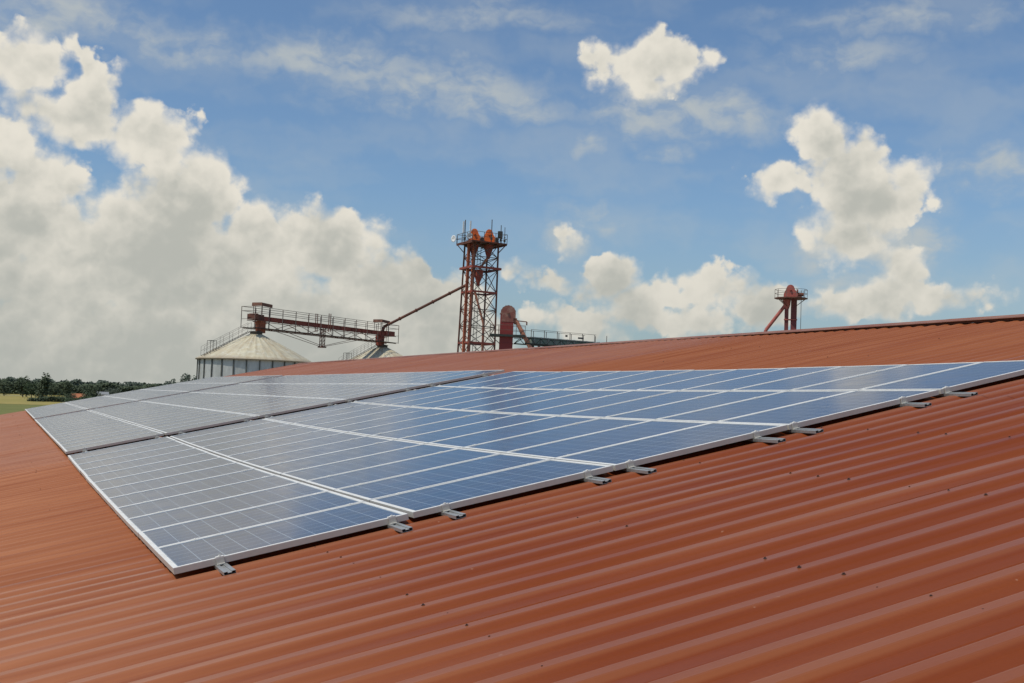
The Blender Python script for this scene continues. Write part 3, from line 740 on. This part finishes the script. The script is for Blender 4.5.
hr.build('handrail', M['rail'], be)
dh = MB(); dh.tube((.6, -.3, 15.75), (.95, -.35, 15.35), .24, n=12).box(.62, .98, -.55, .1, 15.5, 15.85); dh.build('discharge', M['dkrust'], be)
sp_ = MB(); sp_.tube((.9, -.35, 15.6), (2.75, -.55, 12.4), .21, n=14)
for q in (.3, .65):
    a = Vector((.9, -.35, 15.6)).lerp(Vector((2.75, -.55, 12.4)), q); sp_.tube(a, a + Vector((.06, 0, -.1)), .26, n=14)
sp_.build('spout', M['pinkpipe'], be)
ar = MB(); ar.bar((.9, -.2, 15.62), (2.0, -.2, 15.55), .09).tube((2.0, -.2, 15.55), (2.0, -.2, 15.2), .07); ar.build('pulley_arm', M['dkrust'], be)

# ------------------------------------------------------------------ green conveyor running off behind the ridge
A2 = Vector((48.7, 102.2, .32)); B2 = Vector((57.0, 104.35, .32)); L2 = (B2 - A2).length
gc_ = thing('belt_conveyor', 'grey green enclosed conveyor with a thin handrail, right of the red elevator', 'conveyor', A2, math.atan2(B2.y - A2.y, B2.x - A2.x))
p = MB(); p.box(0, L2, -.5, .5, 13.05, 13.62); p.build('housing', M['green'], gc_)
p = MB(); p.box(-.1, L2, -.6, .6, 13.625, 13.70)
for i in range(12): p.box(.3 + i * .9, .36 + i * .9, -.62, .62, 13.0, 13.72)
p.build('cover', M['galv'], gc_)
p = MB()
for y in (-.9, .9):
    p.bar((-1.2, y, 12.95), (L2, y, 12.95), .08, .12).bar((-1.2, y, 13.5), (L2, y, 13.5), .05)
    for i in range(9): x = -1.2 + i * 1.4; p.bar((x, y, 12.95), (x + .7, y, 13.5), .05).bar((x + .7, y, 13.5), (x + 1.4, y, 12.95), .05)
p.build('truss', M['darkgreen'], gc_)
hr = MB()
for y in (-.9, .9):
    hr.bar((-.4, y, 14.42), (L2, y, 14.42), .035)
    for i in range(7): x = -.4 + i * 1.75; hr.bar((x, y, 13.5), (x, y, 14.42), .05)
hr.build('handrail', M['rail'], gc_)
p = MB(); p.box(4.2, 4.45, -.98, -.9, 13.95, 14.15).box(6.0, 6.7, -.98, -.86, 13.85, 14.02); p.build('lamp_box', M['steel'], gc_)
for x in (1.0, 9.5):
    p = MB(); p.bar((x, -.5, -.32), (x, -.5, 13.0), .2).bar((x, .5, -.32), (x, .5, 13.0), .2); p.build('support', M['steel'], gc_)

# ------------------------------------------------------------------ smaller elevator far right
se = thing('small_elevator', 'small pinkish red elevator tower with a railed platform above the ridge on the right', 'elevator', (89.25, 112.4, 0), rad(-35))
for x, w in ((-.50, .24), (.38, .36)):
    p = MB(); p.box(x - w, x + w, -.25, .25, 0, 21.4)
    for z in (4, 8, 12, 16): p.box(x - w - .04, x + w + .04, -.29, .29, z, z + .08)
    p.build('elevator_leg', M['maroon'], se)
p = MB(); p.box(-.8, .8, -.4, .4, 18.72, 18.84).box(-.8, .8, -.4, .4, 14.0, 14.12); p.build('tie_collar', M['pink'], se)
p = MB(); p.lathe((0, 0, 0), [(0, 21.38), (2.05, 21.40), (2.05, 21.52), (0, 21.53)], 10, False)
for i in range(5): a = i * 1.257; p.bar((1.7 * math.cos(a), 1.7 * math.sin(a), 21.35), (.5 * math.cos(a), .5 * math.sin(a), 20.4), .08)
p.build('platform', M['dkrust'], se)
hr = MB(); n = 10; pts = [Vector((1.98 * math.cos(2 * math.pi * i / n), 1.98 * math.sin(2 * math.pi * i / n), 0)) for i in range(n)]
for i in range(n):
    for z in (22.05, 22.55): hr.bar(pts[i] + Vector((0, 0, z)), pts[(i + 1) % n] + Vector((0, 0, z)), .04)
    hr.bar(pts[i] + Vector((0, 0, 21.5)), pts[i] + Vector((0, 0, 22.55)), .05)
hr.build('handrail', M['rail'], se)
head(se, -.1, 0, 21.55, 1.45, 1.6, M['pink'], 0.)
p = MB(); p.tube((.75, -.3, 21.95), (1.5, -.3, 21.95), .22, n=12).box(.7, 1.3, -.55, .1, 21.54, 21.75).tube((.7, -.3, 22.3), (.85, -.3, 22.3), .3, n=14); p.build('motor', M['dkrust'], se)
p = MB(); p.lathe((-.5, 0, 0), [(.5, 21.3), (.42, 20.6), (.2, 19.9)], 10); p.tube((-.75, 0, 20.5), (-3.0, 0, 17.4), .22, n=14).tube((-3.0, 0, 17.4), (-3.6, 0, 13.5), .22, n=14); p.build('spout', M['pink'], se)
p = MB()
for s in (-.2, .2): p.bar((1.25, s, 0), (1.25, s, 22.5), .045)
for i in range(66): p.bar((1.25, -.2, .3 + i * .33), (1.25, .2, .3 + i * .33), .03)
p.build('ladder', M['rail'], se)

# ------------------------------------------------------------------ trees at the edge of the fields
def crown(mb, c, rx, rz_, n, leaf, rng):
    lobes = [(Vector((rng.uniform(-.5, .5) * rx, rng.uniform(-.5, .5) * rx, rng.uniform(-.45, .5) * rz_)), rng.uniform(.4, .62)) for _ in range(9)]
    for _ in range(n):
        l, s = rng.choice(lobes); d = Vector((rng.gauss(0, 1), rng.gauss(0, 1), rng.gauss(0, 1))).normalized() * (rng.random() ** .35)
        p = c + l + Vector((d.x * rx * s, d.y * rx * s, d.z * rz_ * s))
        u = Vector((rng.gauss(0, 1), rng.gauss(0, 1), rng.gauss(0, .6))).normalized(); w = u.orthogonal().normalized()
        q = leaf * rng.uniform(.6, 1.4)
        mb.add([p - u * q, p + w * q * .7, p + u * q, p - w * q * .7], [(0, 1, 2, 3)])
def tree(x, y, h, w, label, mat, seed, n=420, trunk=.25):
    rng = random.Random(seed); root = thing('field_tree', label, 'tree', (x, y, 0), 0, 'trees along the far edge of the field')
    mb = MB(); crown(mb, Vector((0, 0, h * (1 + trunk) / 2 - .2)), w / 2 * 1.15, h * (1 - trunk) / 2 * 1.15, n, .028 * h + .08, rng); mb.build('crown', mat, root)
    t = MB(); t.tube((0, 0, 0), (0, 0, h * .55), h * .025, h * .012, 8)
    for i in range(4): a = rng.uniform(0, 6.28); t.tube((0, 0, h * (.25 + i * .07)), (math.cos(a) * w * .3, math.sin(a) * w * .3, h * (.5 + i * .08)), h * .010, h * .004, 6)
    t.build('trunk', M['bark'], root)
TREES = [(11.1, 692, 11.8, 7.5, 'rounded tree near the left edge of the wood behind the yellow field', 'leafdark'),
         (18.7, 612, 14.2, 6.8, 'tallest darkest tree of the wood, standing above its neighbours on the left', 'leafdark'),
         (14.5, 650, 9.4, 8.5, 'low tree just left of the tallest dark tree', 'leafmid'),
         (27.0, 690, 9.0, 9.0, 'low rounded tree just right of the tallest dark tree', 'leafdark'),
         (31.9, 632, 10.0, 7.0, 'medium tree between the tallest tree and the orange roofed shed', 'leafdark'),
         (36.6, 545, 9.0, 9.0, 'bushy dark tree right of the orange roofed shed', 'leafdark'),
         (27.4, 545, 4.6, 6.0, 'low dark bush left of the orange roofed shed', 'leafdark'),
         (1.8, 742, 10.3, 9.0, 'broad tree at the very left of the wood', 'leafdark'),
         (82.9, 788, 9.8, 9.5, 'lone rounded tree on the skyline right of the pale shed', 'leafdark'),
         (72.0, 860, 8.5, 13., 'broad hazy tree just left of the lone skyline tree', 'leaffar'),
         (63.0, 488, 12.6, 6.5, 'left of three small trees just above the panels beside the silo', 'leaffar'),
         (67.2, 470, 13.2, 7.0, 'middle of three small trees just above the panels beside the silo', 'leaffar'),
         (74.1, 500, 14.0, 6.5, 'right of three small trees just above the panels beside the silo', 'leaffar')]
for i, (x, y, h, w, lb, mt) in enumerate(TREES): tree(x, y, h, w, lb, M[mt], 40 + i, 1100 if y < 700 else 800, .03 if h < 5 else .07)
def wood(name, label, pts, depth, h0, h1, n, leaf, mat, seed):
    rng = random.Random(seed); mb = MB()
    for _ in range(n):
        k = rng.random() * (len(pts) - 1); i = int(k); f = k - i
        x = pts[i][0] * (1 - f) + pts[i + 1][0] * f; y = pts[i][1] * (1 - f) + pts[i + 1][1] * f + rng.random() ** 1.6 * depth
        hh = (h0 + (h1 - h0) * (.5 + .25 * math.sin(x * .19 + seed) + .25 * math.sin(x * .43 + seed * 2))) * (1 - .0 * f)
        z = hh * rng.random() ** .7; p = Vector((x + rng.gauss(0, 1), y, z))
        u = Vector((rng.gauss(0, 1), rng.gauss(0, 1), rng.gauss(0, .6))).normalized(); w = u.orthogonal().normalized(); q = leaf * rng.uniform(.6, 1.4)
        mb.add([p - u * q, p + w * q * .7, p + u * q, p - w * q * .7], [(0, 1, 2, 3)])
    return tag(mb.build(name, mat), label, 'wood', kind='stuff')
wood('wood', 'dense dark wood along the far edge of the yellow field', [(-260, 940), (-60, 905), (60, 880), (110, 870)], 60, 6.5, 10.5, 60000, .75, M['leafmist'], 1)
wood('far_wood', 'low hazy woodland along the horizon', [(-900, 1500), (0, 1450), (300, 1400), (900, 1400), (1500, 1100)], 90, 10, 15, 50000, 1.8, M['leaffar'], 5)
hg = wood('hedge', 'dark strip of bushes crossing the field below the wood', [(11.5, 533), (30, 540)], 5, 1.4, 2.6, 2200, .35, M['leafdark'], 9)
hg['category'] = 'hedge'
wood('scrub', 'low scrub at the field edge beside the orange roofed shed', [(26, 520), (40, 528), (70, 560)], 14, 1.5, 3.5, 4200, .45, M['leafmid'], 12)['category'] = 'scrub'

# ------------------------------------------------------------------ farm sheds by the wood
def shed(name, loc, rz, w, l, h, rh, label, wm, rm):
    root = thing(name, label, 'shed', loc, rz)
    p = MB(); p.add([(-w / 2, -l / 2, 0), (w / 2, -l / 2, 0), (w / 2, l / 2, 0), (-w / 2, l / 2, 0), (-w / 2, -l / 2, h), (w / 2, -l / 2, h), (w / 2, l / 2, h), (-w / 2, l / 2, h), (-w / 2, 0, h + rh - .1), (w / 2, 0, h + rh - .1)],
                    [(0, 1, 5, 4), (2, 3, 7, 6), (1, 2, 6, 9, 5), (3, 0, 4, 8, 7)]); p.build('wall', wm, root)
    r = MB(); e = .4; s = rh / (l / 2)
    for sg in (-1, 1): r.add([(-w / 2 - e, sg * (l / 2 + e), h - s * e), (w / 2 + e, sg * (l / 2 + e), h - s * e), (w / 2 + e, 0, h + rh), (-w / 2 - e, 0, h + rh), (-w / 2 - e, sg * (l / 2 + e), h - s * e - .15), (w / 2 + e, sg * (l / 2 + e), h - s * e - .15)], [(0, 1, 2, 3), (0, 4, 5, 1)])
    r.build('roof', rm, root)
    d = MB(); d.box(-.9, .9, -l / 2 - .05, -l / 2 - .003, 0, min(2.2, h - .1)); d.build('door', M['steel'], root)
M['clay'] = worn('orange_clay_tile', (.52, .20, .09), (.42, .15, .07), .6, .8)
shed('field_shed', (31.6, 548, 0), rad(10), 5.6, 5.5, 2.1, 1.9, 'small shed with a bright orange clay roof at the edge of the wood', M['wall'], M['clay'])
shed('pale_shed', (62.5, 820, 0), rad(0), 7., 7., 2.5, 1.6, 'tiny pale shed among the trees right of the orange roofed one', M['white'], M['galv'])
